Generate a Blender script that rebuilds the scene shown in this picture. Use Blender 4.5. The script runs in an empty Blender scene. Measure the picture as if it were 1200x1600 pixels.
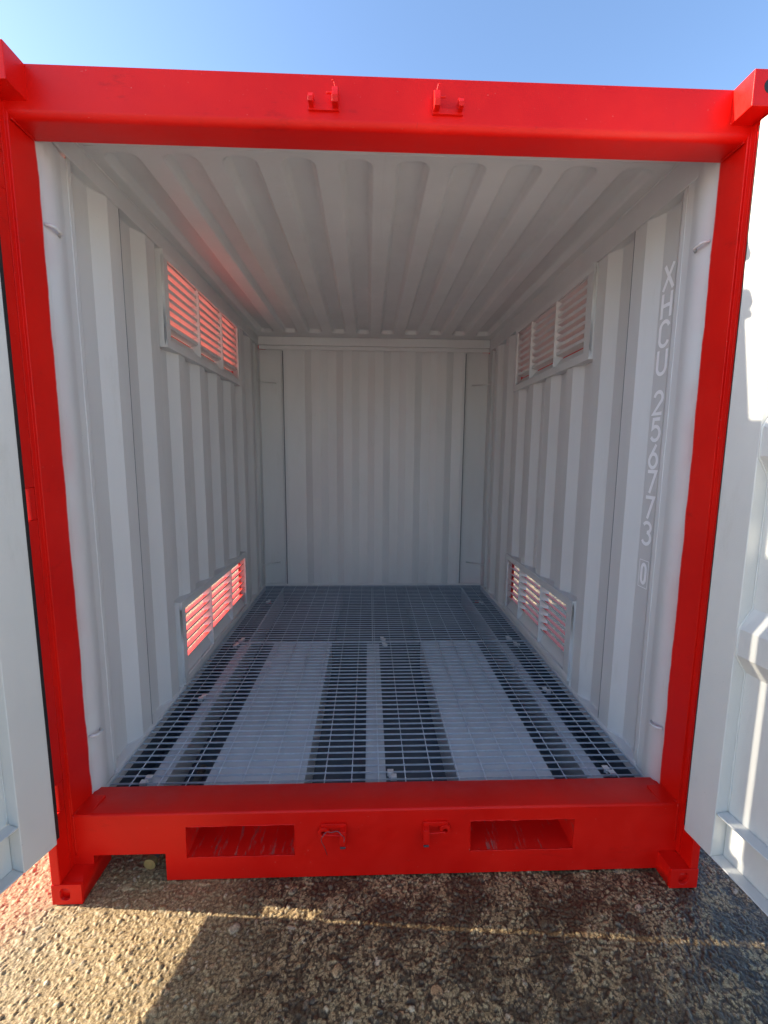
import bpy, bmesh, math, random
import numpy as np
from mathutils import Vector, Matrix
random.seed(7); rng = np.random.default_rng(11)
S = bpy.context.scene
C = S.collection

# ------------------------------------------------------------ camera
F, YAW, PITCH, ROLL = 685.46, -0.0347, -0.1306, -0.0078
cam = bpy.data.cameras.new('camera'); co = bpy.data.objects.new('camera', cam); C.objects.link(co)
R0 = Matrix.Rotation(YAW, 3, 'Z') @ Matrix.Rotation(PITCH, 3, 'X') @ Matrix.Rotation(ROLL, 3, 'Y')
right, fwd, up = R0.col[0], R0.col[1], R0.col[2]
M = Matrix.Identity(4)
for i in range(3):
    M[i][0] = right[i]; M[i][1] = up[i]; M[i][2] = -fwd[i]
M[0][3], M[1][3], M[2][3] = -0.0551, -1.3961, 1.5899
co.matrix_world = M
cam.sensor_fit = 'VERTICAL'; cam.sensor_height = 36; cam.sensor_width = 27
cam.lens = F / 1600 * 36
cam.clip_start = 0.02; cam.clip_end = 2000
S.camera = co

# ------------------------------------------------------------ sky, sun, exposure
SUN_EL = math.radians(25.0)
sun_to = Vector((-math.cos(SUN_EL) * 0.9968, math.cos(SUN_EL) * 0.0797, math.sin(SUN_EL)))   # towards the sun
w = bpy.data.worlds.new('World'); S.world = w; w.use_nodes = True
nt = w.node_tree; nt.nodes.clear()
sky = nt.nodes.new('ShaderNodeTexSky'); sky.sky_type = 'NISHITA'; sky.sun_disc = False
sky.sun_elevation = SUN_EL
sky.sun_rotation = math.atan2(sun_to.x, sun_to.y)
sky.air_density = 1.0; sky.dust_density = 1.0; sky.ozone_density = 3.0; sky.altitude = 0
bg = nt.nodes.new('ShaderNodeBackground'); bg.inputs['Strength'].default_value = 0.130
wo = nt.nodes.new('ShaderNodeOutputWorld')
nt.links.new(sky.outputs[0], bg.inputs['Color']); nt.links.new(bg.outputs[0], wo.inputs[0])
sl = bpy.data.lights.new('sun', 'SUN'); sl.energy = 4.6; sl.angle = math.radians(0.5); sl.color = (1, 0.90, 0.74)
so = bpy.data.objects.new('sun', sl); C.objects.link(so)
so.rotation_euler = sun_to.to_track_quat('Z', 'Y').to_euler(); so.location = sun_to * 20
S.view_settings.view_transform = 'Standard'; S.view_settings.look = 'None'
S.view_settings.exposure = 1.56; S.view_settings.gamma = 1; S.view_settings.use_curve_mapping = False
S.render.engine = 'CYCLES'
S.cycles.max_bounces = 12; S.cycles.diffuse_bounces = 9; S.cycles.glossy_bounces = 4

# ------------------------------------------------------------ materials
def newmat(name):
    m = bpy.data.materials.new(name); m.use_nodes = True
    n = m.node_tree; n.nodes.clear()
    out = n.nodes.new('ShaderNodeOutputMaterial'); b = n.nodes.new('ShaderNodeBsdfPrincipled')
    n.links.new(b.outputs[0], out.inputs[0])
    return m, n, b
def nd(n, t, **kw):
    x = n.nodes.new(t)
    for k, v in kw.items():
        if k in x.inputs.keys(): x.inputs[k].default_value = v
        else: setattr(x, k, v)
    return x
def noise(n, scale, detail=4, rough=.55, vec=None, stretch=None):
    tc = nd(n, 'ShaderNodeTexCoord'); o = tc.outputs['Object']
    if stretch:
        mp = nd(n, 'ShaderNodeMapping'); mp.inputs['Scale'].default_value = stretch
        n.links.new(o, mp.inputs[0]); o = mp.outputs[0]
    x = nd(n, 'ShaderNodeTexNoise', Scale=scale, Detail=detail, Roughness=rough)
    n.links.new(o, x.inputs['Vector']); return x.outputs['Fac']
def ramp(n, f, stops):
    r = nd(n, 'ShaderNodeValToRGB'); e = r.color_ramp.elements
    while len(e) < len(stops): e.new(.5)
    for i, (p, c) in enumerate(stops):
        e[i].position = p; e[i].color = (c, c, c, 1) if not hasattr(c, '__len__') else (*c, 1)
    n.links.new(f, r.inputs[0]); return r.outputs[0]
def mixc(n, f, a, b, mode='MIX'):
    x = nd(n, 'ShaderNodeMix', data_type='RGBA', blend_type=mode)
    for i, v in ((0, f), (6, a), (7, b)):
        if isinstance(v, (int, float)): x.inputs[i].default_value = v
        elif isinstance(v, tuple): x.inputs[i].default_value = (*v, 1)
        else: n.links.new(v, x.inputs[i])
    return x.outputs[2]
def bump(n, b, h, strength, dist):
    x = nd(n, 'ShaderNodeBump', Strength=strength, Distance=dist)
    n.links.new(h, x.inputs['Height']); n.links.new(x.outputs[0], b.inputs['Normal'])
def mathn(n, op, a, b=None, clamp=False):
    x = nd(n, 'ShaderNodeMath', operation=op, use_clamp=clamp)
    for i, v in ((0, a), (1, b)):
        if v is None: continue
        if isinstance(v, (int, float)): x.inputs[i].default_value = v
        else: n.links.new(v, x.inputs[i])
    return x.outputs[0]

RED = (0.60, 0.010, 0.007); GREY = (0.65, 0.655, 0.655)
def red_color(n):
    c = mixc(n, ramp(n, noise(n, 3.5, 5), [(.35, 0), (.7, 1)]), (0.66, 0.004, 0.0015), (0.76, 0.008, 0.003))
    # scuffs: sparse darker rub marks and pale scratches
    s = ramp(n, noise(n, 38, 6, .7, stretch=(1, 1, .35)), [(.66, 0), (.72, 1)])
    c = mixc(n, mathn(n, 'MULTIPLY', s, .35), c, (0.34, 0.01, 0.006))
    s = ramp(n, noise(n, 7, 8, .78, stretch=(.5, 1, 1.6)), [(.60, 0), (.72, 1)])
    c = mixc(n, mathn(n, 'MULTIPLY', s, .5), c, (0.40, 0.006, 0.004))
    s = ramp(n, noise(n, 26, 9, .8, stretch=(1, 1, .5)), [(.735, 0), (.755, 1)])
    c = mixc(n, mathn(n, 'MULTIPLY', s, .7), c, (0.10, 0.03, 0.025))
    s = ramp(n, noise(n, 160, 2, .5), [(.765, 0), (.78, 1)])
    return mixc(n, mathn(n, 'MULTIPLY', s, .6), c, (0.62, 0.35, 0.30))
def grey_color(n, base=GREY):
    c = mixc(n, ramp(n, noise(n, 1.7, 5, .6, stretch=(1, 1, .3)), [(.3, 0), (.72, 1)]), tuple(v * .90 for v in base), tuple(min(v * 1.05, .9) for v in base))
    s = ramp(n, noise(n, 11, 8, .75, stretch=(1, 1, .22)), [(.58, 0), (.74, 1)])
    c = mixc(n, mathn(n, 'MULTIPLY', s, .28), c, tuple(v * q for v, q in zip(base, (.70, .68, .62))))
    s = ramp(n, noise(n, 90, 3, .6), [(.73, 0), (.76, 1)])
    return mixc(n, mathn(n, 'MULTIPLY', s, .35), c, (0.25, 0.24, 0.22))
def paint(name, kind, rough=.38, base=GREY):
    m, n, b = newmat(name)
    c = red_color(n) if kind == 'red' else grey_color(n, base)
    n.links.new(c, b.inputs['Base Color']); b.inputs['Specular IOR Level'].default_value = .28 if kind == 'red' else .45
    r = ramp(n, noise(n, 14, 4), [(.3, rough - .05), (.75, rough + .12)])
    n.links.new(r, b.inputs['Roughness'])
    h = mathn(n, 'ADD', mathn(n, 'MULTIPLY', noise(n, 420, 2), .35), noise(n, 9, 3))
    bump(n, b, mathn(n, 'ADD', h, mathn(n, 'MULTIPLY', noise(n, 2.6, 2), 1.6)), .5, .0030)
    return m
m_red = paint('red_paint', 'red'); m_grey = paint('grey_paint', 'grey', .36)
m_white = paint('door_paint', 'grey', .34, (0.63, 0.63, 0.60))
m_blade, n, b = newmat('blade_paint'); n.links.new(ramp(n, noise(n, 25, 4), [(.3, (.58, .018, .006)), (.7, (.68, .028, .010))]), b.inputs['Base Color']); b.inputs['Roughness'].default_value = .5
# post: red in front, grey behind, with a soft overspray border
m_post, n, b = newmat('post_paint')
tc = nd(n, 'ShaderNodeTexCoord'); sx = nd(n, 'ShaderNodeSeparateXYZ'); n.links.new(tc.outputs['Object'], sx.inputs[0])
v = mathn(n, 'ADD', sx.outputs[1], mathn(n, 'MULTIPLY', mathn(n, 'SUBTRACT', noise(n, 6, 5), .5), .022))
mr = nd(n, 'ShaderNodeMapRange'); n.links.new(v, mr.inputs[0]); mr.inputs[1].default_value = .183; mr.inputs[2].default_value = .189
mr2 = nd(n, 'ShaderNodeMapRange'); n.links.new(v, mr2.inputs[0]); mr2.inputs[1].default_value = .165; mr2.inputs[2].default_value = .26
spray = mathn(n, 'MULTIPLY', mathn(n, 'SUBTRACT', 1, mr2.outputs[0], True), ramp(n, noise(n, 3, 2), [(.4, 0), (.75, .55)]))
c = mixc(n, mr.outputs[0], red_color(n), mixc(n, spray, grey_color(n), (.6, .06, .05)))
n.links.new(c, b.inputs['Base Color']); b.inputs['Roughness'].default_value = .38; b.inputs['Specular IOR Level'].default_value = .3
bump(n, b, mathn(n, 'ADD', mathn(n, 'MULTIPLY', noise(n, 420, 2), .35), noise(n, 9, 3)), .35, .0022)
# scratched red of the fork pockets
m_scr, n, b = newmat('scratched_red_paint')
s = ramp(n, noise(n, 17, 9, .80, stretch=(2.6, .40, 1)), [(.55, 0), (.63, 1)])
s2 = ramp(n, noise(n, 9, 6, .7), [(.5, 0), (.66, 1)])
c = mixc(n, mathn(n, 'MULTIPLY', s, .8), red_color(n), (.36, .17, .14))
c = mixc(n, mathn(n, 'MULTIPLY', mathn(n, 'MULTIPLY', s2, s), .8), c, (.10, .075, .06))
n.links.new(c, b.inputs['Base Color']); b.inputs['Roughness'].default_value = .5; bump(n, b, s, .3, .002)
# galvanised steel
def galv(name, base, rough, metal=.55):
    m, n, b = newmat(name)
    v = nd(n, 'ShaderNodeTexVoronoi', Scale=70.0); tc = nd(n, 'ShaderNodeTexCoord'); n.links.new(tc.outputs['Object'], v.inputs['Vector'])
    c = mixc(n, ramp(n, v.outputs['Distance'], [(0, 0), (.9, 1)]), tuple(x * .85 for x in base), base)
    c = mixc(n, ramp(n, noise(n, 12, 5), [(.35, 0), (.7, .4)]), c, tuple(x * .6 for x in base))
    n.links.new(c, b.inputs['Base Color']); b.inputs['Metallic'].default_value = metal; b.inputs['Roughness'].default_value = rough
    return m
m_galv = galv('galvanised_steel', (.56, .63, .70), .40, .25); m_clip = galv('bright_clip_steel', (.72, .73, .74), .35, .4)
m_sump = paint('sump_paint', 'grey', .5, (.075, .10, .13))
m_tun = paint('tunnel_top_paint', 'grey', .45, (.42, .46, .50))
m_blk, n, b = newmat('black_rubber'); b.inputs['Base Color'].default_value = (.012, .012, .012, 1); b.inputs['Roughness'].default_value = .55
bump(n, b, noise(n, 120, 3), .3, .002)
m_brass, n, b = newmat('worn_brass'); b.inputs['Base Color'].default_value = (.45, .36, .16, 1); b.inputs['Metallic'].default_value = .7; b.inputs['Roughness'].default_value = .4
m_hose, n, b = newmat('dirty_steel_pipe'); n.links.new(ramp(n, noise(n, 40, 5), [(.3, (.06, .05, .04)), (.7, (.22, .19, .15))]), b.inputs['Base Color']); b.inputs['Roughness'].default_value = .6
m_let, n, b = newmat('pale_lettering'); b.inputs['Base Color'].default_value = (.97, .98, 1, 1); b.inputs['Roughness'].default_value = .4
m_wire, n, b = newmat('seal_wire'); b.inputs['Base Color'].default_value = (.16, .14, .16, 1); b.inputs['Metallic'].default_value = .8; b.inputs['Roughness'].default_value = .35

# ------------------------------------------------------------ mesh helpers
class MB:
    def __init__(s): s.v = []; s.f = []; s.m = []; s.sm = []
    def poly(s, pts, mi=0, sm=False):
        k = len(s.v); s.v += [tuple(p) for p in pts]; s.f.append(tuple(range(k, k + len(pts)))); s.m.append(mi); s.sm.append(sm)
    def add(s, vs, fs, mi=0, sm=False):
        k = len(s.v); s.v += [tuple(p) for p in vs]
        for f in fs: s.f.append(tuple(k + i for i in f)); s.m.append(mi); s.sm.append(sm)
    def box(s, x0, x1, y0, y1, z0, z1, mi=0, T=None):
        vs = [(x, y, z) for z in (z0, z1) for x, y in ((x0, y0), (x1, y0), (x1, y1), (x0, y1))]
        if T: vs = [T(p) for p in vs]
        s.add(vs, [(3, 2, 1, 0), (4, 5, 6, 7), (0, 1, 5, 4), (1, 2, 6, 5), (2, 3, 7, 6), (3, 0, 4, 7)], mi)
    def prism(s, poly, z0, z1, mi=0, sm=False, T=None, cap=True):
        n = len(poly); vs = [(x, y, z0) for x, y in poly] + [(x, y, z1) for x, y in poly]
        if T: vs = [T(p) for p in vs]
        fs = [(i, (i + 1) % n, n + (i + 1) % n, n + i) for i in range(n)]
        s.add(vs, fs, mi, sm)
        if cap: s.add(vs, [tuple(range(n))[::-1], tuple(range(n, 2 * n))], mi)
    def tube(s, pts, r, mi=0, seg=8, cap=True):
        pts = [Vector(p) for p in pts]; rings = []; prev = None
        for i, p in enumerate(pts):
            t = (pts[min(i + 1, len(pts) - 1)] - pts[max(i - 1, 0)]).normalized()
            a = prev if prev else (Vector((0, 0, 1)) if abs(t.z) < .9 else Vector((1, 0, 0)))
            u = (a - t * a.dot(t)).normalized(); prev = u; v = t.cross(u)
            rr = r[i] if hasattr(r, '__len__') else r
            rings.append([p + (u * math.cos(2 * math.pi * k / seg) + v * math.sin(2 * math.pi * k / seg)) * rr for k in range(seg)])
        vs = [q for g in rings for q in g]; fs = []
        for i in range(len(pts) - 1):
            for k in range(seg):
                fs.append((i * seg + k, i * seg + (k + 1) % seg, (i + 1) * seg + (k + 1) % seg, (i + 1) * seg + k))
        s.add(vs, fs, mi, True)
        if cap: s.add(vs, [tuple(range(seg))[::-1], tuple(range(len(vs) - seg, len(vs)))], mi)
    def build(s, name, mats, parent=None, bevel=0, seg=2, label=None):
        me = bpy.data.meshes.new(name); me.from_pydata(s.v, [], s.f)
        mats = mats if isinstance(mats, (list, tuple)) else [mats]
        for m in mats: me.materials.append(m)
        me.polygons.foreach_set('material_index', s.m); me.polygons.foreach_set('use_smooth', s.sm)
        b = bmesh.new(); b.from_mesh(me)
        bmesh.ops.remove_doubles(b, verts=b.verts, dist=1e-5)
        bmesh.ops.recalc_face_normals(b, faces=b.faces)
        b.to_mesh(me); b.free(); me.update()
        o = bpy.data.objects.new(name, me); C.objects.link(o)
        if parent: o.parent = parent
        if bevel:
            md = o.modifiers.new('bevel', 'BEVEL'); md.width = bevel; md.segments = seg; md.limit_method = 'ANGLE'; md.angle_limit = math.radians(35)
            md.harden_normals = False
            for p in me.polygons: p.use_smooth = True
            wn = o.modifiers.new('wn', 'WEIGHTED_NORMAL'); wn.keep_sharp = False
        if label: o['label'] = label
        return o
def empty(name, label, cat, loc=(0, 0, 0)):
    o = bpy.data.objects.new(name, None); C.objects.link(o); o.location = loc; o['label'] = label; o['category'] = cat; return o
def sub(name, parent, label=None):
    o = bpy.data.objects.new(name, None); C.objects.link(o); o.parent = parent
    if label: o['label'] = label
    return o

# ------------------------------------------------------------ ground
def build_ground():
    st = .0030
    xf = np.arange(-1.8, 2.0, st); yf = np.arange(-.86, .34, st)
    far = np.array([.03, .1, .25, .6, 1.3, 3, 7, 15, 40, 100, 300])
    xs = np.concatenate([xf[0] - far[::-1], xf, xf[-1] + far]); ys = np.concatenate([yf[0] - far[::-1], yf, yf[-1] + far])
    nx, ny = len(xf), len(yf); H = np.zeros((ny, nx)); T = np.full((ny, nx), -1.0)
    def lattice(cell, amp):
        gx = int(3.9 / cell) + 3; gy = int(1.3 / cell) + 3; g = rng.random((gy, gx))
        u = (xf - xf[0]) / cell; v = (yf - yf[0]) / cell; iu = u.astype(int); iv = v.astype(int)
        fu = u - iu; fv = v - iv; fu = fu * fu * (3 - 2 * fu); fv = fv * fv * (3 - 2 * fv)
        a = g[np.ix_(iv, iu)]; b2 = g[np.ix_(iv, iu + 1)]; c = g[np.ix_(iv + 1, iu)]; d = g[np.ix_(iv + 1, iu + 1)]
        return ((a * (1 - fu) + b2 * fu) * (1 - fv)[:, None] + (c * (1 - fu) + d * fu) * fv[:, None] - .5) * amp
    H += lattice(.23, .005) + lattice(.07, .003) + lattice(.022, .0022) + lattice(.007, .0026)
    base = H.copy()
    N = 110000
    cx = rng.uniform(xf[0], xf[-1], N); cy = rng.uniform(yf[0], yf[-1], N)
    r = .0022 + rng.random(N) ** 2.4 * .0040; mid = rng.random(N) < .03; r[mid] = rng.uniform(.006, .010, mid.sum()); big = rng.random(N) < .003; r[big] = rng.uniform(.011, .02, big.sum())
    asp = rng.uniform(.4, .95, N); th = rng.uniform(0, math.pi, N); tone = rng.random(N); lift = rng.uniform(-.2, .65, N)
    for i in range(N):
        R = r[i]; i0 = max(int((cx[i] - R - xf[0]) / st), 0); i1 = min(int((cx[i] + R - xf[0]) / st) + 2, nx)
        j0 = max(int((cy[i] - R - yf[0]) / st), 0); j1 = min(int((cy[i] + R - yf[0]) / st) + 2, ny)
        X = xf[i0:i1][None, :] - cx[i]; Y = yf[j0:j1][:, None] - cy[i]; ct, sn = math.cos(th[i]), math.sin(th[i])
        a = (X * ct + Y * sn) / R; b2 = (-X * sn + Y * ct) / (R * asp[i]); q = 1 - a * a - b2 * b2
        hb = base[min(max(int((cy[i] - yf[0]) / st), 0), ny - 1), min(max(int((cx[i] - xf[0]) / st), 0), nx - 1)]
        k = .8 if R < .01 else .3; tl = tone[(i * 7) % N] - .5
        h = hb + k * R * (np.maximum(q, 0) ** .3 * (.8 + .5 * tl * a) - .5 + lift[i] * .9)
        win = (q > 0) & (h > H[j0:j1, i0:i1])
        H[j0:j1, i0:i1][win] = h[win]; T[j0:j1, i0:i1][win] = tone[i]
    def blur(A, k):
        for ax in (0, 1):
            P_ = np.concatenate([np.repeat(np.take(A, [0], ax), k, ax), A, np.repeat(np.take(A, [-1], ax), k, ax)], ax)
            c_ = np.cumsum(P_, ax); z_ = np.zeros_like(np.take(c_, [0], ax)); c_ = np.concatenate([z_, c_], ax); n_ = A.shape[ax]; w_ = 2 * k + 1
            A = (np.take(c_, range(w_, w_ + n_), ax) - np.take(c_, range(0, n_), ax)) / w_
        return A
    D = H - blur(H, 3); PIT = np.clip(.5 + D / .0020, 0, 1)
    H += rng.normal(0, .0003, H.shape)
    Z = np.zeros((len(ys), len(xs))); TT = np.full_like(Z, -2.0)
    k = len(far); e = np.minimum.reduce([np.arange(nx)[None, :] + 0 * H, (nx - 1 - np.arange(nx))[None, :] + 0 * H, np.arange(ny)[:, None] + 0 * H, (ny - 1 - np.arange(ny))[:, None] + 0 * H])
    Z[k:k + ny, k:k + nx] = (H - .002) * np.clip(e / 25, 0, 1); TT[k:k + ny, k:k + nx] = T
    PP = np.ones_like(Z); PP[k:k + ny, k:k + nx] = PIT
    X, Y = np.meshgrid(xs, ys); V = np.stack([X, Y, Z], -1).reshape(-1, 3).astype(np.float32)
    Nx, Ny = len(xs), len(ys); idx = np.arange(Nx * Ny).reshape(Ny, Nx)
    Q = np.stack([idx[:-1, :-1], idx[:-1, 1:], idx[1:, 1:], idx[1:, :-1]], -1).reshape(-1, 4)
    me = bpy.data.meshes.new('ground'); me.vertices.add(len(V)); me.vertices.foreach_set('co', V.ravel())
    me.loops.add(Q.size); me.loops.foreach_set('vertex_index', Q.ravel().astype(np.int32))
    me.polygons.add(len(Q)); me.polygons.foreach_set('loop_start', np.arange(0, Q.size, 4, dtype=np.int32))
    me.polygons.foreach_set('use_smooth', np.ones(len(Q), dtype=bool))
    me.update(calc_edges=True)
    at = me.attributes.new('tone', 'FLOAT', 'POINT'); at.data.foreach_set('value', TT.ravel().astype(np.float32))
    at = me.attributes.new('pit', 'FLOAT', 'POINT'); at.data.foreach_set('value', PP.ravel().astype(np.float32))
    m, n, b = newmat('exposed_aggregate_concrete')
    a = nd(n, 'ShaderNodeAttribute', attribute_name='tone'); tone_ = a.outputs['Fac']
    vo = nd(n, 'ShaderNodeTexVoronoi', Scale=75.0); tcn = nd(n, 'ShaderNodeTexCoord'); n.links.new(tcn.outputs['Object'], vo.inputs['Vector'])
    sp = nd(n, 'ShaderNodeSeparateColor'); n.links.new(vo.outputs['Color'], sp.inputs[0])
    isfar = mathn(n, 'LESS_THAN', tone_, -1.5); ismat = mathn(n, 'LESS_THAN', tone_, -.01)
    stones = [(0, (.09, .055, .025)), (.14, (.36, .25, .115)), (.34, (.47, .345, .17)), (.5, (.20, .135, .075)), (.62, (.55, .42, .22)), (.78, (.40, .22, .10)), (.88, (.17, .145, .12)), (.97, (.64, .53, .36))]
    cs = ramp(n, tone_, stones); cf = ramp(n, sp.outputs[0], stones)
    cm = ramp(n, noise(n, 60, 5, .65), [(.3, (.15, .09, .035)), (.7, (.42, .30, .145))])
    c = mixc(n, ismat, cs, cm); c = mixc(n, isfar, c, cf)
    c = mixc(n, .35, c, ramp(n, noise(n, 260, 3, .6), [(.40, (.07, .036, .012)), (.60, (.68, .50, .25))]))
    # damp, dark stains in noise shapes, kept to the door-shadow side to deepen its shade
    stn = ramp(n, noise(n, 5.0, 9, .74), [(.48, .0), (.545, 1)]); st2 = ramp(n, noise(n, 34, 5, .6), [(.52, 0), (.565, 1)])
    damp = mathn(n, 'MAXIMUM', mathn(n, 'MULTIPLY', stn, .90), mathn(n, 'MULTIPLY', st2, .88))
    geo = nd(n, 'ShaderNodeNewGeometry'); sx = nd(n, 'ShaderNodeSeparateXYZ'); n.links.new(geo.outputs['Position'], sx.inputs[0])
    damp_shade = nd(n, 'ShaderNodeMapRange'); n.links.new(mathn(n, 'ADD', sx.outputs[0], mathn(n, 'MULTIPLY', noise(n, 3, 4), .5)), damp_shade.inputs[0])
    damp_shade.inputs[1].default_value = -.5; damp_shade.inputs[2].default_value = -.1; damp_shade.inputs[3].default_value = .0; damp_shade.inputs[4].default_value = 1.0  # really drier at left, plus painted contrast: sunlit side paler, door-shadow side darker
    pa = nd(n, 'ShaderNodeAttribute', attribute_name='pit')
    pf = mathn(n, 'MULTIPLY', ramp(n, pa.outputs['Fac'], [(.12, .80), (.50, 0)]), mathn(n, 'ADD', mathn(n, 'MULTIPLY', damp_shade.outputs[0], .55), .42))  # pit darkening eased on the sunlit side to brighten its colour
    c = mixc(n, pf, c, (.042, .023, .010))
    damp = mathn(n, 'MULTIPLY', damp, damp_shade.outputs[0])
    # unseen ground in front, made paler to bounce more fill into the container
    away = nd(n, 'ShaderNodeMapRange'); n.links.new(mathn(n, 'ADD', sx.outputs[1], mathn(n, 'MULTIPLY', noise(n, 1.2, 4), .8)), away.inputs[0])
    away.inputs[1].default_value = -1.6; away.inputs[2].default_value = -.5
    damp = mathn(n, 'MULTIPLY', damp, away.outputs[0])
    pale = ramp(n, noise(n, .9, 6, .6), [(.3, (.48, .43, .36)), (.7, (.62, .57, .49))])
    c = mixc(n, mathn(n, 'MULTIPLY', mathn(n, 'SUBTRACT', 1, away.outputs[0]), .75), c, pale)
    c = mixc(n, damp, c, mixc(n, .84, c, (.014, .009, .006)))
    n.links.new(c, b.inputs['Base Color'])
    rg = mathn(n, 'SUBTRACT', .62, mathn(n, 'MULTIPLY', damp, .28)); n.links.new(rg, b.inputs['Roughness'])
    hb = mathn(n, 'ADD', mathn(n, 'MULTIPLY', noise(n, 420, 4, .6), .5), mathn(n, 'MULTIPLY', mathn(n, 'MULTIPLY', vo.outputs['Distance'], -6.0), isfar))
    bump(n, b, hb, .6, .0035)
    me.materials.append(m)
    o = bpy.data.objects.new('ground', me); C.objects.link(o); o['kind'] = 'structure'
build_ground()

# ------------------------------------------------------------ container
W, HX, YB = 1.169, 2.712, 3.04       # half width, height, inner rear
YF = .078                            # plane of sill / header
XI, XO = 1.128, 1.166                # inner / outer flats of the corrugated side walls
cont = empty('shipping_container', 'red steel shipping container with a grey interior and both its doors swung open', 'container')

# corner castings
def casting(x0, y0, z0, sx, sy, front_hole):
    """hollow block, outer corner at x0,y0,z0, extending by signed size; rounded aperture in its front face"""
    m = MB(); cw, cd, ch = .104, .176, .078
    xa, xb = sorted((x0, x0 + sx * cw)); ya, yb = sorted((y0, y0 + sy * cd)); za, zb = z0, z0 + ch
    m.box(xa, xb, ya + (.012 if sy > 0 else 0), yb - (.012 if sy < 0 else 0), za, zb)
    # front plate with an oval aperture
    yf, yk = (ya, ya + .012) if sy > 0 else (yb, yb - .012)
    hx = (xa + xb) / 2 + (-.006 if x0 < 0 else -.003); hz = (za + zb) / 2 + .001; rx, rz = .018, .024; N = 32
    def sq(a):
        dx, dz = math.cos(a), math.sin(a); lx = (xb - hx) if dx > 0 else (hx - xa); lz = (zb - hz) if dz > 0 else (hz - za)
        t = min(lx / abs(dx) if abs(dx) > 1e-6 else 9, lz / abs(dz) if abs(dz) > 1e-6 else 9); return hx + dx * t, hz + dz * t
    angs = sorted([2 * math.pi * i / N for i in range(N)] + [math.atan2(zc - hz, xc - hx) % (2 * math.pi) for xc in (xa, xb) for zc in (za, zb)])
    for i, a in enumerate(angs):
        b2 = angs[(i + 1) % len(angs)]
        o1, o2 = sq(a), sq(b2); e = lambda t: (hx + math.copysign(abs(math.cos(t)) ** .75, math.cos(t)) * rx, hz + math.copysign(abs(math.sin(t)) ** .75, math.sin(t)) * rz)
        i1, i2 = e(a), e(b2)
        m.poly([(o1[0], yf, o1[1]), (o2[0], yf, o2[1]), (i2[0], yf, i2[1]), (i1[0], yf, i1[1])])
        m.poly([(i1[0], yf, i1[1]), (i2[0], yf, i2[1]), (i2[0], yk, i2[1]), (i1[0], yk, i1[1])], 1)
        m.poly([(o1[0], yf, o1[1]), (o1[0], yk, o1[1]), (o2[0], yk, o2[1]), (o2[0], yf, o2[1])])
    o = m.build('corner_casting', [m_red, m_scr], cont, .004)
    return o
for sx in (-1, 1):
    for z0 in (0, HX - .12):
        if z0 == 0: casting(sx * W, 0, z0, -sx, 1, True)
        casting(sx * W, YB + .11 + .065, z0, -sx, -1, True)
# upper front castings are taller blocks
for sx in (-1, 1):
    m = MB(); xa, xb = sorted((sx * W, sx * (W - .104)))
    m.box(xa, xb, .0, .176, HX - .098, HX)
    N = 24; hx = (xa + xb) / 2 + .0; hz = HX - .045
    m.tube([(hx, -.0015, hz), (hx, .003, hz)], .021, 1, 20)
    m.build('corner_casting', [m_red, m_blk], cont, .004)

# front posts: inner plate, rounded grey return, and the outer flange with its hinge cut-outs
HZ = [(.335, .44), (1.37, 1.475), (2.36, 2.465)]
for sx in (-1, 1):
    m = MB(); pr = [(1.1675, .06), (1.136, .06), (1.136, .078), (1.1285, .0785), (1.127, .080), (1.1255, .188), (1.124, .215)]
    pr.pop()
    for k in range(1, 16):
        q = k / 16; pr.append((1.1265 - .0095 * math.sin(math.pi * q) ** 1.3, .192 + .112 * q))
    pr += [(1.1275, .3055), (1.1275, .338), (1.1675, .338)]
    m.prism([(sx * x, y) for x, y in pr], .0785, HX - .099, 0, False)
    o = m.build('corner_post', m_post, cont, .0015)
    for p in o.data.polygons: p.use_smooth = True
    # flange
    m = MB(); zz = [.0785] + [z for h in HZ for z in h] + [HX - .099]
    for a, b2 in zip(zz[::2], zz[1::2]): m.box(*sorted((sx * 1.1665, sx * 1.1365)), .0005, .0595, a, b2)
    for a, b2 in HZ: m.box(*sorted((sx * 1.1660, sx * 1.1370)), .034, .0595, a + .0005, b2 - .0005)
    m.build('post_flange', m_red, cont, .003)
    # foot gusset between casting and post
    m = MB(); m.box(*sorted((sx * 1.1362, sx * 1.066)), .079, .176, .0785, .28); m.build('post_foot', m_red, cont, .003)
# rear posts: flat grey plates inside, red shell outside
for sx in (-1, 1):
    m = MB(); m.box(*sorted((sx * (W - .001), sx * 1.1285)), 2.935, YB + .1, .079, {-1: 2.622, 1: 2.585}[sx] - .0005)
    m.box(*sorted((sx * 1.1284, sx * .895)), YB + .040, YB + .05, .2, 2.62)
    m.build('corner_post', m_grey, cont, .003)
    m = MB(); m.box(*sorted((sx * (W - .0005), sx * .9)), YB + .101, YB + .109, .079, HX - .121); m.build('post_cover', m_red, cont)
    m = MB(); m.tube([(sx * 1.1215, 2.94, .25), (sx * 1.1215, 2.94, 2.6)], .004, 0, 8)
    m.build('post_edge_weld', m_grey, cont)

# header
m = MB()
pr = [(YF, HX)]; r = .022
for k in range(9):
    a = k / 8 * math.pi / 2; pr.append((YF + r - r * math.cos(a), 2.572 + r - r * math.sin(a)))
pr += [(.186, 2.574), (.186, HX)]
vs = [(x, y, z) for x in (-1.136, 1.136) for y, z in pr]; n_ = len(pr)
m.add(vs, [(i, (i + 1) % n_, n_ + (i + 1) % n_, n_ + i) for i in range(n_)], 0, True); m.add(vs, [tuple(range(n_)), tuple(range(n_, 2 * n_))])
o = m.build('header', m_red, cont)
es = o.modifiers.new('es', 'EDGE_SPLIT'); es.split_angle = math.radians(35)

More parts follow.
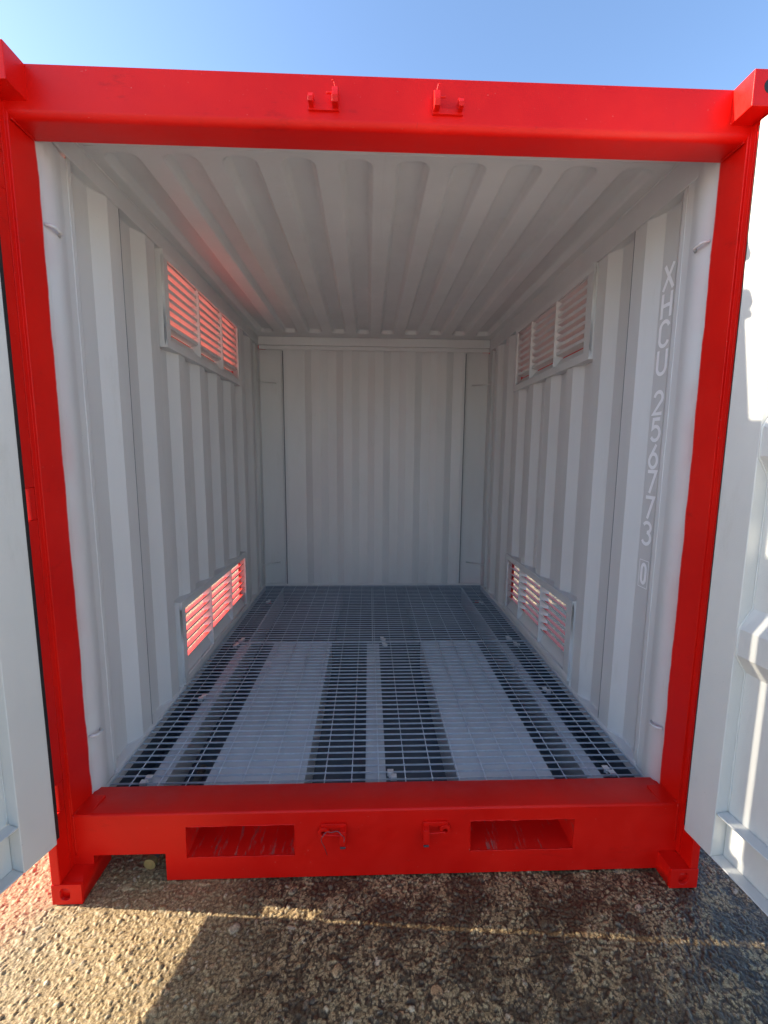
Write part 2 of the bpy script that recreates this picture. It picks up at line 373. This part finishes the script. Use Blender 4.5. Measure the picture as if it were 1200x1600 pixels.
# sill: front plate with fork pockets and the left notch, folded top
m = MB()
xs_ = [-1.1355, -1.066, -.805, -.728, -.328, .331, .731, 1.066, 1.1355]; zs_ = [.004, .0785, .096, .115, .224, .272]
for i in range(len(xs_) - 1):
    for j in range(len(zs_) - 1):
        xa, xb, za, zb = xs_[i], xs_[i + 1], zs_[j], zs_[j + 1]; xm, zm = (xa + xb) / 2, (za + zb) / 2
        if zm < .0785 and (abs(xm) > 1.066): continue
        if xm < -.805 and zm < .115 and xm > -1.066: continue
        if (-.728 < xm < -.328 or .331 < xm < .731) and .096 < zm < .224: continue
        m.poly([(xa, YF, za), (xb, YF, za), (xb, YF, zb), (xa, YF, zb)]); m.poly([(xa, YF + .006, za), (xb, YF + .006, za), (xb, YF + .006, zb), (xa, YF + .006, zb)])
def rim(pts):
    for (xa, za), (xb, zb) in zip(pts, pts[1:]): m.poly([(xa, YF, za), (xb, YF, zb), (xb, YF + .006, zb), (xa, YF + .006, za)])
rim([(-1.066, .0785), (-1.066, .115), (-.805, .115), (-.805, .004), (1.066, .004), (1.066, .0785)])
for a, b2 in ((-.728, -.328), (.331, .731)): rim([(a, .096), (b2, .096), (b2, .224), (a, .224), (a, .096)])
# rounded fold and top plate
pr = [(YF, .272)]
for k in range(1, 7):
    a = k / 6 * math.pi / 2; pr.append((YF + .010 - .010 * math.cos(a), .272 + .008 * math.sin(a)))
pr += [(.232, .266), (.236, .262), (.236, .02)]
for (ya, za), (yb, zb) in zip(pr, pr[1:]): m.add([(-1.127, ya, za), (1.127, ya, za), (1.127, yb, zb), (-1.127, yb, zb)], [(0, 1, 2, 3)], 0, True)
o = m.build('sill', m_red, cont); es = o.modifiers.new('es', 'EDGE_SPLIT'); es.split_angle = math.radians(40)
# weld beads where sill and posts meet
for sx in (-1, 1):
    m = MB()
    pts = [(sx * (1.127 - .002), YF + .004 + (.232 - YF) * t, .281 - .016 * t + .0012 * math.sin(t * 60)) for t in np.linspace(0, 1, 30)]
    m.tube(pts, .0034, 0, 6)
    m.tube([(sx * 1.1255, YF - .001, .12 + .16 * t) for t in np.linspace(0, 1, 12)], .0028, 0, 6)
    m.build('corner_weld', m_red, cont)
    m = MB(); m.tube([(sx * (1.12), .083 + .09 * t, 2.571) for t in np.linspace(0, 1, 12)], .003, 0, 6); m.build('header_weld', m_red, cont)
for a, b2 in ((-.728, -.328), (.331, .731)):
    m = MB(); L = [(a, .096), (b2, .096), (b2, .224), (a, .224), (a, .096)]; pts = []
    for (xa, za), (xb, zb) in zip(L, L[1:]):
        for t in np.linspace(0, 1, 26 if abs(xb - xa) > .1 else 9)[:-1]: pts.append((xa + (xb - xa) * t + random.uniform(-.001, .001), YF + .001, za + (zb - za) * t + random.uniform(-.0012, .0012)))
    m.tube(pts + [pts[0]], [.0021 * random.uniform(.5, 1.6) for _ in range(len(pts) + 1)], 0, 6); m.build('pocket_weld', m_red, cont)
# fork pockets: tunnels through the base
for a, b2 in ((-.728, -.328), (.331, .731)):
    m = MB()
    ya, yb = YF + .0062, YB + .05
    fl = .096
    m.poly([(a, ya, fl), (b2, ya, fl), (b2, yb, fl), (a, yb, fl)], 1)
    m.poly([(a, ya, .2238), (b2, ya, .2238), (b2, 1.652, .2238), (a, 1.652, .2238)], 1); m.box(a - .006, b2 + .006, 1.653, YB, .172, .176, 2)
    for x in (a, b2): m.poly([(x, ya, fl), (x, yb, fl), (x, yb, .17), (x, ya, .17)], 1); m.poly([(x, ya, .17), (x, 1.652, .17), (x, 1.652, .2236), (x, ya, .2236)], 1)
    m.box(a - .006, b2 + .006, .2362, 1.652, .2245, .2290, 0)
    for x in (a - .004, b2 + .004): m.box(x - .002, x + .002, .2364, 1.652, .03, .2243, 0); m.box(x - .002, x + .002, 1.6525, YB, .03, .1715, 2)
    m.build('fork_pocket', [m_tun, m_scr, m_sump], cont)

# sump under the grating, bottom rails, support beams
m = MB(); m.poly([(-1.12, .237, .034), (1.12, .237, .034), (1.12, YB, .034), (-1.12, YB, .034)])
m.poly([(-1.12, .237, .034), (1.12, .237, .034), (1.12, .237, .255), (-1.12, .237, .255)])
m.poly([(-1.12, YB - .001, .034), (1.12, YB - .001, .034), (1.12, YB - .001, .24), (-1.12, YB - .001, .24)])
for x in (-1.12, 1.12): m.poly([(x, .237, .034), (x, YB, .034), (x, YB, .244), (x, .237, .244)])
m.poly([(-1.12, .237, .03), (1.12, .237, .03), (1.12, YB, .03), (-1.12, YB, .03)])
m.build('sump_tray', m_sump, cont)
for sx in (-1, 1):
    m = MB(); m.box(*sorted((sx * 1.121, sx * 1.168)), .337, YB + .0, .05, .248, 0)
    # sealing fillet along the foot of the wall
    m.box(*sorted((sx * 1.117, sx * 1.1210)), .237, YB - .002, .19, .246, 0)
    m.build('bottom_rail', m_grey, cont, .002)
    m = MB(); m.box(*sorted((sx * 1.1682, sx * 1.1712)), .177, YB, .004, .252, 0); m.build('rail_cover', m_red, cont)
for x0, x1 in ((-.972, -.902), (-.066, .022), (.884, .954)):
    m = MB(); m.box(x0, x1, .239, 1.65, .216, .2235); xm = (x0 + x1) / 2; m.box(xm - .003, xm + .003, .239, YB - .01, .036, .2158)
    m.build('support_beam', m_tun, cont, .001)

# gratings
def grating(y0, y1, depth, zt, name, clips, half=.0010, drop=0.0):
    m = MB(); x0, x1 = -1.114, 1.114; n_ = round((y1 - y0) / .0425); p = (y1 - y0) / n_
    for i in range(1, n_):
        y = y0 + i * p + random.uniform(-.0006, .0006); m.box(x0 + .003, x1 - .003, y - half, y + half, zt - depth, zt)
    for y in (y0, y1): m.box(x0, x1, y - .0022, y + .0022, zt - depth - .002, zt + .0008)
    for x in (x0, x1): m.box(x - .0018, x + .0018, y0, y1, zt - depth - .002, zt + .0006)
    x = x0 + .085
    while x < x1 - .02:
        pts = [(x, y, zt - .0006 - drop) for y in np.linspace(y0, y1, 2)]
        m.tube(pts, .0020, 0, 6)
        for i in range(1, n_ if not drop else 1): m.box(x - .004, x + .004, y0 + i * p - .0032, y0 + i * p + .0032, zt - .003, zt + .0009)
        x += .1132
    g = m.build(name, m_galv, cont)
    for cx_, cy_, sc in clips:
        k = MB()
        # saddle clip: two raised straps joined by a sunken web, with a bolt
        for dx, dy in ((.0, .011), (-.010 if cx_ < 0 else .012, -.016)):
            k.box(cx_ + dx - .013 * sc, cx_ + dx + .013 * sc, cy_ + dy - .010 * sc, cy_ + dy + .010 * sc, zt + .0012, zt + .0045)
            k.box(cx_ + dx - .013 * sc, cx_ + dx + .013 * sc, cy_ + dy - .012 * sc, cy_ + dy - .0102 * sc, zt - .014, zt + .0045)
        k.box(cx_ - .008 * sc, cx_ + .004 * sc, cy_ - .012, cy_ + .004, zt - .012, zt - .009)
        k.tube([(cx_ - .002, cy_ - .004, zt - .009), (cx_ - .002, cy_ - .004, zt + .001)], .0048 * sc, 0, 6)
        k.build('grating_clip', m_clip, g, .001)
ZG = .239
grating(.2425, 1.648, .0075, ZG, 'floor_grating', [(-.972, .305, 1), (.041, .315, 1), (.982, .315, 1), (-.975, .935, 1), (.975, .975, 1), (-.99, 1.615, 1), (.055, 1.61, 1), (1.01, 1.60, 1)])
grating(1.657, YB - .006, .0065, ZG, 'floor_grating', [(-.975, 1.70, 1), (.045, 1.705, 1), (.985, 1.70, 1), (-.975, 2.55, .9), (.98, 2.5, .9)], .0012, .004)

# side walls with vent openings
P, S0, SL, FL = .31, .512, .068, .087
def prof():
    """(y, x) of the inner skin from front to rear; x = inner flat or outer flat"""
    pts = [(.336, XI), (.36, XI), (.425, XO)]; k = 0
    while True:
        y = S0 + k * P
        seq = [(y, XO), (y + SL, XI), (y + SL + FL, XI), (y + 2 * SL + FL, XO)]
        for q in seq:
            if q[0] >= 2.934: return pts + [(2.936, q[1])]
            pts.append(q)
        k += 1
PR = prof()
def xat(y):
    for (a, xa), (b2, xb) in zip(PR, PR[1:]):
        if a <= y <= b2: return xa + (xb - xa) * (y - a) / (b2 - a)
    return XI
ZT = {-1: 2.622, 1: 2.585}
VENTS = {-1: dict(y=(1.025, 2.345), up=(2.138, 2.6215), dn=(.262, .752), mul=(1.50, 1.93), oy=(1.072, 2.30)),
          1: dict(y=(.985, 2.215), up=(2.100, 2.5845), dn=(.280, .765), mul=(1.455, 1.875), oy=(1.05, 2.165))}
for sx in (-1, 1):
    V = VENTS[sx]; va, vb = V['y']; zlo, zhi = .2485, ZT[sx] - .001
    ys_ = sorted(set([p[0] for p in PR] + [va, vb])); m = MB()
    for a, b2 in zip(ys_, ys_[1:]):
        ym = (a + b2) / 2
        spans = [(zlo, zhi)] if not (va < ym < vb) else [(V['dn'][1] - .02, V['up'][0] + .02)]
        for z0, z1 in spans:
            for off, mi in ((0, 0), (.0025, 1)):
                xa, xb = sx * (xat(a) + off), sx * (xat(b2) + off)
                m.poly([(xa, a, z0), (xb, b2, z0), (xb, b2, z1), (xa, a, z1)], mi)
    m.build('side_wall', [m_grey, m_red], cont)
    # welds: panel seams
    for y, rr in ((.3375, .0018), (1.628 if sx < 0 else 1.60, .0022)):
        m = MB()
        zs = (V['dn'][1] + .01, V['up'][0] - .01) if va < y < vb else (zlo, zhi)
        N = int((zs[1] - zs[0]) / .05)
        m.tube([(sx * (xat(y) - .0008), y + random.uniform(-.0012, .0012), z) for z in np.linspace(*zs, N)], [rr * random.uniform(.7, 1.3) for _ in range(N)], 0, 6)
        m.build('wall_seam', m_grey, cont)
    # caulked lap joint, a thin dark groove beside an inner flat
    m = MB(); y = S0 + SL + FL
    m.box(*sorted((sx * (XI - .0012), sx * (XI + .001))), y - .0016, y + .0006, zlo, zhi); m.build('lap_joint', m_sump, cont)
    # sealant beads that follow the folds at the foot and the head of the wall
    for zz, rr in ((.2492, .0030), (ZT[sx] - .0015, .0016)):
        pts = [(sx * (xat(y) - .0010), y, zz + random.uniform(-.0006, .0010)) for y in np.arange(.345, 2.93, .018) if not (va - .01 < y < vb + .01)]
        a = [p for p in pts if p[1] < va]; b2 = [p for p in pts if p[1] > va]
        for q in (a, b2):
            m = MB(); m.tube(q, [rr * random.uniform(.5, 1.5) for _ in q], 0, 6); m.build('sealant_bead', m_grey, cont)
    # roof rail
    m = MB(); m.box(*sorted((sx * 1.121, sx * 1.168)), .19, YB, ZT[sx], 2.6985, 0); m.build('roof_rail', m_grey, cont, .003)
    m = MB(); m.box(*sorted((sx * 1.1682, sx * 1.1712)), .18, YB, ZT[sx] - .01, HX - .003, 0); m.build('rail_cover', m_red, cont)
    m = MB(); m.tube([(sx * 1.1195, y, 2.6975) for y in np.linspace(.2, YB, 40)], .004, 0, 6)
    m.tube([(sx * 1.1215, y, ZT[sx] - .0005) for y in np.linspace(.34, va, 20)], .002, 0, 6)
    m.build('rail_weld', m_grey, cont)
    # vents
    for key, ns in (('up', 8), ('dn', 7)):
        z0, z1 = V[key]; oa, ob = V['oy']; xf_ = 1.108
        oz0, oz1 = (z0 + .044, z1 - .040) if key == 'up' else (z0 + .036, z1 - .045)
        v = sub('louvre_vent', cont)
        f = MB()
        def bx(ya, yb, za, zb, xa=xf_, xb=xf_ + .014): f.box(*sorted((sx * xa, sx * xb)), ya, yb, za, zb)
        bx(va, vb, z0, oz0)
        if key == 'dn': f.box(*sorted((sx * 1.1215, sx * 1.1655)), va, vb, .2482, z0 - .0003)
        bx(va, vb, oz1, z1); bx(va, oa, oz0, oz1); bx(ob, vb, oz0, oz1)
        for ya, yb, za, zb in ((va, vb, z0, z0 + .004), (va, vb, z1 - .004, z1)): f.box(*sorted((sx * (xf_ + .0141), sx * 1.166)), ya, yb, za, zb)
        for ya in (va, vb - .004): f.box(*sorted((sx * (xf_ + .0141), sx * 1.166)), ya, ya + .004, z0 + .0042, z1 - .0042)
        f.build('vent_frame', [m_grey], v, .001)
        f = MB()
        for ya, yb, za, zb in ((va, vb, z0, oz0), (va, vb, oz1, z1), (va, oa, oz0, oz1), (ob, vb, oz0, oz1)): f.box(*sorted((sx * 1.1662, sx * 1.1705)), ya, yb, za, zb)
        f.build('outer_frame', m_red, v)
        for my in V['mul']:
            q = MB(); q.box(*sorted((sx * (xf_ + .003), sx * 1.1725)), my - .0032, my + .0032, oz0 - .001, oz1 + .001); q.build('mullion', m_grey, v, .0008)
        # sloping plate under the blades
        q = MB(); zb0 = oz0 + (.032 if key == 'up' else .040); pitch = (oz1 - zb0) / ns
        q.prism([(sx * 1.1245, oz0 - .002), (sx * 1.1245, oz0 + .003), (sx * 1.160, zb0 + pitch - .028), (sx * 1.164, zb0 + pitch - .028), (sx * 1.164, oz0 - .002)], oa, ob, T=lambda p: (p[0], p[2], p[1]))
        q.build('vent_sill', m_grey, v)
        edges = [oa] + list(V['mul']) + [ob]
        for ya, yb in zip(edges, edges[1:]):
            q = MB()
            for i in range(ns):
                zi = zb0 + (i + 1) * pitch - .004; dr = .010; tk = .0016; lip = (.020 if key == 'up' else .011)
                xa, xb = sx * 1.127, sx * 1.174; a_, b_ = (ya + .0034 if ya != oa else ya - .005), (yb - .0034 if yb != ob else yb + .005)
                # upper (outside, red) and lower (inside, grey) skins of the blade
                q.poly([(xa, a_, zi), (xa, b_, zi), (xb, b_, zi - dr), (xb, a_, zi - dr)], 1)
                q.poly([(xa, a_, zi - tk), (xa, b_, zi - tk), (xb, b_, zi - dr - tk), (xb, a_, zi - dr - tk)], 0)
                q.poly([(xb, a_, zi - dr), (xb, b_, zi - dr), (xb, b_, zi - dr - .020), (xb, a_, zi - dr - .020)], 1)
                q.poly([(xb - sx * .0015, a_, zi - dr - tk), (xb - sx * .0015, b_, zi - dr - tk), (xb - sx * .0015, b_, zi - dr - .020), (xb - sx * .0015, a_, zi - dr - .020)], 1)
                q.box(*sorted((xa - sx * .0016, xa)), a_, b_, zi - .002, zi + lip - .003, 0)
            q.build('louvre_blades', [m_grey, m_blade], v)

# front and rear lashing bars
def bar(pts, r=.0055):
    m = MB(); m.tube(pts, r, 0, 10); m.build('lashing_bar', m_grey, cont)
for sx in (-1, 1):
    for z in (2.325, .505):
        bar([(sx * 1.121, .192, z + .006), (sx * 1.100, .205, z + .004), (sx * 1.098, .235, z), (sx * 1.121, .256, z - .003)])
    for z in (2.275, .475):
        bar([(sx * 1.122, YB - .09, z), (sx * 1.07, YB - .035, z), (sx * .97, YB + .039, z)], .005)

# rear wall
m = MB(); ys0, yo = YB, YB + .024; xs_ = [(-.895, ys0)]
xc = -.655
k = -1
pts = []
while True:
    c0 = -.345 + P * k      # slope going from far to near
    for x, y in ((c0 - .034, yo), (c0 + .034, ys0), (c0 + .034 + .087, ys0), (c0 + .034 + .087 + .068, yo)):
        if -.895 < x < .895: pts.append((x, y))
    k += 1
    if c0 > 1: break
pts = [(-.897, YB + .04), (-.895, ys0), (-.86, ys0)] + [p for p in pts if abs(p[0]) < .86] + [(.86, ys0), (.895, ys0), (.897, YB + .04)]
for (xa, ya), (xb, yb) in zip(pts, pts[1:]):
    m.poly([(xa, ya, .236), (xb, yb, .236), (xb, yb, 2.60), (xa, ya, 2.60)], 0)
    m.poly([(xa, ya + .003, .05), (xb, yb + .003, .05), (xb, yb + .003, 2.62), (xa, ya + .003, 2.62)], 1)
m.build('rear_wall', [m_grey, m_red], cont)
for x in (-.893, .893):
    m = MB(); m.box(x - .003, x + .003, YB - .0035, YB + .002, .24, 2.575); m.build('rear_joint', m_sump, cont)
m = MB(); m.box(-1.12, 1.12, YB - .03, YB + .1, 2.622, 2.6983); m.box(-1.12, 1.12, YB - .012, YB - .0022, 2.585, 2.6215)
m.build('rear_header', m_grey, cont, .003)
m = MB(); m.box(-1.12, 1.12, YB - .010, YB - .0022, .2365, .256); m.build('rear_kick_strip', m_grey, cont, .002)
m = MB(); m.box(-1.13, 1.13, YB + .05, YB + .105, .006, .15); m.build('rear_sill', m_red, cont, .003)
m = MB(); m.box(-1.13, 1.13, YB + .1005, YB + .109, 2.6, HX - .001); m.build('header_cover', m_red, cont)

# roof: plate with ten pressed troughs
X0, X1 = -1.121, 1.121
xg = np.arange(X0, X1 + .0001, (X1 - X0) / 380); yfine1 = np.arange(.42, .53, .005); yfine2 = np.arange(2.79, 2.90, .005)
yg = np.concatenate([[.187, .30, .40], yfine1, np.linspace(.6, 2.72, 12), yfine2, [2.95, YB + .02]])
ctr = np.array([-.999 + .222 * i for i in range(10)])
XX, YY = np.meshgrid(xg, yg); dx = np.abs(XX[..., None] - ctr).min(-1)
hw, r = .066, .045; ya, yb = .437, 2.875
qx = np.maximum(dx - (hw - r), 0); qy = np.maximum(np.abs(YY - (ya + yb) / 2) - ((yb - ya) / 2 - r), 0)
dist = r - np.sqrt(qx ** 2 + qy ** 2)              # positive inside
inner = np.minimum(hw - dx, (yb - ya) / 2 - np.abs(YY - (ya + yb) / 2)); dist = np.where((qx > 0) & (qy > 0), dist, inner)
t = np.clip(dist / .019, 0, 1); t = .7 * t + .3 * t * t * (3 - 2 * t)
ZZ = 2.699 + .036 * t
idx = np.arange(XX.size).reshape(XX.shape)
def sheet(name, z, mat, parent):
    me = bpy.data.meshes.new(name)
    V = np.stack([XX, YY, z], -1).reshape(-1, 3); Q = np.stack([idx[:-1, :-1], idx[:-1, 1:], idx[1:, 1:], idx[1:, :-1]], -1).reshape(-1, 4)
    me.from_pydata(V.tolist(), [], Q.tolist()); me.polygons.foreach_set('use_smooth', [True] * len(Q)); me.materials.append(mat)
    o = bpy.data.objects.new(name, me); C.objects.link(o); o.parent = parent; return o
sheet('roof_panel', ZZ, m_grey, cont); sheet('roof_cover', ZZ + .003, m_red, cont)
m = MB(); m.tube([(.0, y, 2.6985) for y in np.linspace(.19, 2.99, 60)], .0013, 0, 6)
m.tube([(x, .40 + .001 * math.sin(x * 40), 2.6985) for x in np.linspace(-1.1, 1.1, 60)], .0016, 0, 6)
m.build('roof_seam', m_grey, cont)

# ---- lock keepers on header and sill
def keeper(x, z, up, flip, name='lock_keeper'):
    """small forked bracket: base bar, one square prong, one rounded prong with an eye, and a pin"""
    m = MB(); s = 1 if up else -1; y1 = YF - .0004
    m.box(x - .046, x + .046, y1 - .008, y1, *sorted((z, z + s * .016)))
    xa = x - .036 * flip; xb = x + .036 * flip
    if up:
        # tall plate prong, leaning forward
        m.prism([(y1 - .0005, z + .006), (y1 - .036, z + .004), (y1 - .040, z + .020), (y1 - .028, z + .050), (y1 - .010, z + .062), (y1 - .0005, z + .04)], xa - .0085, xa + .0085, T=lambda p: (p[2], p[0], p[1]))
        m.tube([(xa, y1 - .015, z + .055), (xa + .004 * flip, y1 - .020, z + .072), (xa + .009 * flip, y1 - .022, z + .071)], .0018, 0, 6)
        m.prism([(y1 - .0005, z + .006), (y1 - .034, z + .006), (y1 - .036, z + .018), (y1 - .024, z + .034), (y1 - .0005, z + .036)], xb - .007, xb + .007, T=lambda p: (p[2], p[0], p[1]))
        m.tube([(xa, y1 - .022, z + .036), (xa + .026 * flip, y1 - .022, z + .036)], .0035, 0, 8)
    else:
        m.prism([(y1 - .0005, z - .010), (y1 - .030, z - .014), (y1 - .034, z - .05), (y1 - .030, z - .072), (y1 - .0005, z - .05)], xa - .011, xa + .011, T=lambda p: (p[2], p[0], p[1]))
        m.box(xa - .010, xa + .010, y1 - .0335, y1 - .012, z - .079, z - .0725, 1)
        N = 20; ring = []
        for k in range(N):
            a0, a1 = 2 * math.pi * k / N, 2 * math.pi * (k + 1) / N; cz = z - .030; ro, ri = .021, .009
            q = lambda a, r_, y: (xb + r_ * math.cos(a), y, cz + r_ * math.sin(a) * 1.1)
            m.poly([q(a0, ro, y1 - .016), q(a1, ro, y1 - .016), q(a1, ri, y1 - .016), q(a0, ri, y1 - .016)])
            m.poly([q(a0, ro, y1 - .016), q(a1, ro, y1 - .016), q(a1, ro, y1 - .001), q(a0, ro, y1 - .001)])
            m.poly([q(a0, ri, y1 - .016), q(a1, ri, y1 - .016), q(a1, ri, y1 - .001), q(a0, ri, y1 - .001)])
        m.tube([(xb, y1 - .02, z - .03), (xa + .008 * flip, y1 - .02, z - .036)], .003, 0, 8)
    return m.build(name, [m_red, m_wire], cont, .0015)
keeper(-.195, 2.612, True, -1); keeper(.180, 2.612, True, 1)
keeper(-.183, .229, False, -1); keeper(.197, .229, False, 1)
m = MB(); pts = []
for k in range(24):
    a = math.pi * (1.08 - 1.16 * k / 23); pts.append((-.183 + .042 * math.cos(a), YF - .040 + .004 * math.sin(k), .196 + .034 * math.sin(a)))
pts = [(-.205, YF - .03, .125), (-.214, YF - .032, .16)] + pts
m.tube(pts, .0012, 0, 6); m.build('seal_wire', m_wire, cont)

# drain pipe below the notch
m = MB(); m.tube([(-.875, .12, .052), (-.865, .30, .060), (-.86, .6, .062)], .017, 0, 14)
dp = m.build('drain_pipe', m_hose, cont)
m = MB(); m.tube([(-.8775, .098, .050), (-.8755, .119, .0515)], .0225, 0, 16); m.tube([(-.878, .0965, .050), (-.878, .0978, .050)], .013, 0, 16)
m.build('drain_cap', [m_brass, m_clip], dp, .001)

# ---- stencilled code on the right wall
def arc(cx_, cy_, rx, ry, a0, a1, n_=14):
    return [(cx_ + rx * math.cos(math.radians(a0 + (a1 - a0) * k / n_)), cy_ + ry * math.sin(math.radians(a0 + (a1 - a0) * k / n_))) for k in range(n_ + 1)]
G = {  # strokes in a unit box, x to the reader's right
 'X': [[(.02, 0), (.90, 1)], [(.08, 1), (.98, 0)]],
 'H': [[(.08, 0), (.08, 1)], [(.92, 0), (.92, 1)], [(.08, .5), (.92, .5)]],
 'C': [arc(.5, .72, .42, .28, 15, 180) + arc(.5, .28, .42, .28, 180, 345)],
 'U': [[(.08, 1)] + arc(.5, .28, .42, .28, 180, 360) + [(.92, 1)]],
 '2': [arc(.5, .72, .40, .26, 170, -25) + [(.08, .06), (.94, .06)]],
 '5': [[(.86, .95), (.2, .95), (.16, .56)] + arc(.46, .34, .44, .30, 105, -150)],
 '6': [[(.70, 1), (.14, .42)], arc(.5, .30, .40, .30, 155, 515, 26)],
 '7': [[(.06, .95), (.92, .95), (.38, 0)]],
 '3': [arc(.46, .75, .40, .22, 155, -85), arc(.46, .27, .44, .27, 85, -155)],
 '0': [arc(.5, .70, .36, .28, 0, 180) + arc(.5, .30, .36, .28, 180, 360) + [(.86, .70)]],
}
def ribbon(m, pts, wd, lift):
    P2 = [Vector(p) for p in pts]; L = []; Rr = []
    for i, p in enumerate(P2):
        d0 = (p - P2[i - 1]).normalized() if i else None; d1 = (P2[i + 1] - p).normalized() if i < len(P2) - 1 else None
        d0 = d0 or d1; d1 = d1 or d0; t = (d0 + d1).normalized(); nn = Vector((-t.y, t.x)); c_ = max(nn.dot(Vector((-d0.y, d0.x))), .5)
        L.append(p + nn * wd / 2 / c_); Rr.append(p - nn * wd / 2 / c_)
    for i in range(len(P2) - 1):
        m.poly([(XO - .0012 - lift, -q.x, q.y) for q in (L[i], L[i + 1], Rr[i + 1], Rr[i])])
YC, GW, GH = .462, .064, .098
code = sub('code_lettering', cont)
zt = 2.372
tops = [('X', 2.366), ('H', 2.256), ('C', 2.143), ('U', 2.030), ('2', 1.862), ('5', 1.752), ('6', 1.640), ('7', 1.530), ('7', 1.418), ('3', 1.305), ('0', 1.117)]
NAME = {'X': 'letter', 'H': 'letter', 'C': 'letter', 'U': 'letter'}
for ch, z in tops:
    m = MB(); gw, gh = (GW, GH) if ch != '0' else (.040, .088)
    for k, stp in enumerate(G[ch]): ribbon(m, [(-YC + (x - .5) * gw, z - gh + y * gh) for x, y in stp], .0150, k * .0003)
    if ch == '0':
        for (a, b2) in (((-.031, .016), (.031, .016)), ((.031, .016), (.031, -.106)), ((.031, -.106), (-.031, -.106)), ((-.031, -.106), (-.031, .016))):
            ribbon(m, [(-YC + a[0], z + a[1]), (-YC + b2[0], z + b2[1])], .0030, 0)
    m.build(NAME.get(ch, 'digit'), m_let, code)

# ---- doors
def door(side, hx, hy, ang, label):
    """local frame: s along the door from the hinge, t out of the interior face (negative = into the door), z up"""
    a = math.radians(ang); d = Vector((math.cos(a), math.sin(a), 0)); nrm = Vector((-d.y, d.x, 0)) if side < 0 else Vector((d.y, -d.x, 0))
    T = lambda p: tuple(Vector((hx, hy, 0)) + d * p[0] + nrm * p[1] + Vector((0, 0, p[2])))
    root = sub('door', cont, label)
    Ld, z0, z1, th, rec = 1.09, .262, 2.562, .056, .045
    m = MB(); sw = .110
    m.box(0, sw, -th, 0, z0, z1, 0, T); m.box(Ld - sw, Ld, -th, 0, z0, z1, 0, T)
    # channels top and bottom
    for za, zb in ((z0, z0 + .006), (z0 + .160, z0 + .166), (z1 - .006, z1), (z1 - .166, z1 - .160)): m.box(sw + .0005, Ld - sw - .0005, -rec, -.0005, za, zb, 0, T)
    for za, zb in ((z0, z0 + .166), (z1 - .166, z1)): m.box(sw + .0005, Ld - sw - .0005, -th + .001, -rec - .0004, za, zb, 0, T)
    m.build('door_frame', m_white, root, .003)
    # pressed panel with horizontal ribs
    m = MB(); za, zb = z0 + .167, z1 - .167; pr = [(za, -rec)]
    for c0 in (1.02, 1.635, 2.25):
        pr += [(c0 - .105, -rec), (c0 - .042, -.004), (c0 + .042, -.004), (c0 + .105, -rec)]
    pr.append((zb, -rec))
    for (p0, t0), (p1, t1) in zip(pr, pr[1:]):
        m.poly([T((sw, t0, p0)), T((Ld - sw, t0, p0)), T((Ld - sw, t1, p1)), T((sw, t1, p1))], 0)
        m.poly([T((sw, t0 - .003, p0)), T((Ld - sw, t0 - .003, p0)), T((Ld - sw, t1 - .003, p1)), T((sw, t1 - .003, p1))], 1)
    m.build('door_panel', [m_white, m_red], root)
    # welds round the panel
    m = MB()
    for s_ in (sw + .001,):
        pp = []
        for (p0, t0), (p1, t1) in zip(pr, pr[1:]):
            for k in range(max(2, int((p1 - p0) / .03))):
                q = k / max(2, int((p1 - p0) / .03)); pp.append(T((s_ + random.uniform(0, .001), t0 + (t1 - t0) * q + .001, p0 + (p1 - p0) * q)))
        m.tube(pp, [.0026 * random.uniform(.6, 1.4) for _ in pp], 0, 6)
    m.build('panel_weld', m_white, root)
    # red outer skin of the frame
    m = MB()
    m.box(-.0005, sw, -th - .003, -th - .0004, z0 - .001, z1, 0, T); m.box(Ld - sw, Ld, -th - .003, -th - .0004, z0 - .001, z1, 0, T)
    for za, zb in ((z0 - .001, z0 + .166), (z1 - .166, z1)): m.box(sw, Ld - sw, -th - .003, -th - .0004, za, zb, 0, T)
    m.build('outer_skin', m_red, root)
    # gasket on the hinge edge and along top, bottom
    m = MB()
    N = 60; zs = np.linspace(z0 + .02, z1 - .02, N)
    gw = .013 if side < 0 else .007
    m.prism([(-.0006, -.002), (-gw, -.004), (-gw, -.010), (-.0006, -.014)], z0 + .014, z1 - .01, 0, T=T)
    m.box(.01, Ld - .005, -.04, -.012, z0 - .007, z0 - .0012, 0, T)
    m.build('door_gasket', m_blk, root, .0015)
    # hinges
    for za, zb in HZ:
        m = MB(); zm = (za + zb) / 2
        m.tube([T((-.002, -.036, zm - .045)), T((-.002, -.036, zm + .045))], .011, 0, 14)
        m.box(.0, .13, -th - .010, -th - .0034, zm - .03, zm + .03, 0, T)
        m.build('hinge', m_red, root, .001)
    # lock rods on the outside
    for s_ in (.42, .86):
        m = MB(); m.tube([T((s_, -th - .035, z0 - .03)), T((s_, -th - .035, z1 + .03))], .015, 0, 12)
        rod = m.build('lock_rod', m_galv, root)
        for zz in (z0 + .12, 1.0, 1.8, z1 - .12):
            k = MB(); k.box(s_ - .03, s_ + .03, -th - .055, -th - .0035, zz - .02, zz + .02, 0, T); k.build('rod_bracket', m_red, rod, .002)
        k = MB(); k.tube([T((s_, -th - .05, 1.25)), T((s_ - .12, -th - .062, 1.245)), T((s_ - .36, -th - .062, 1.24))], .010, 0, 8); k.build('rod_handle', m_galv, rod)
    return root
door(-1, -1.113, -.0235, -106, 'door swung open on the left, its near edge lined with a wide black seal')
door(1, 1.079, -.020, -84.2, 'door swung open on the right, sunlit along its upper part')
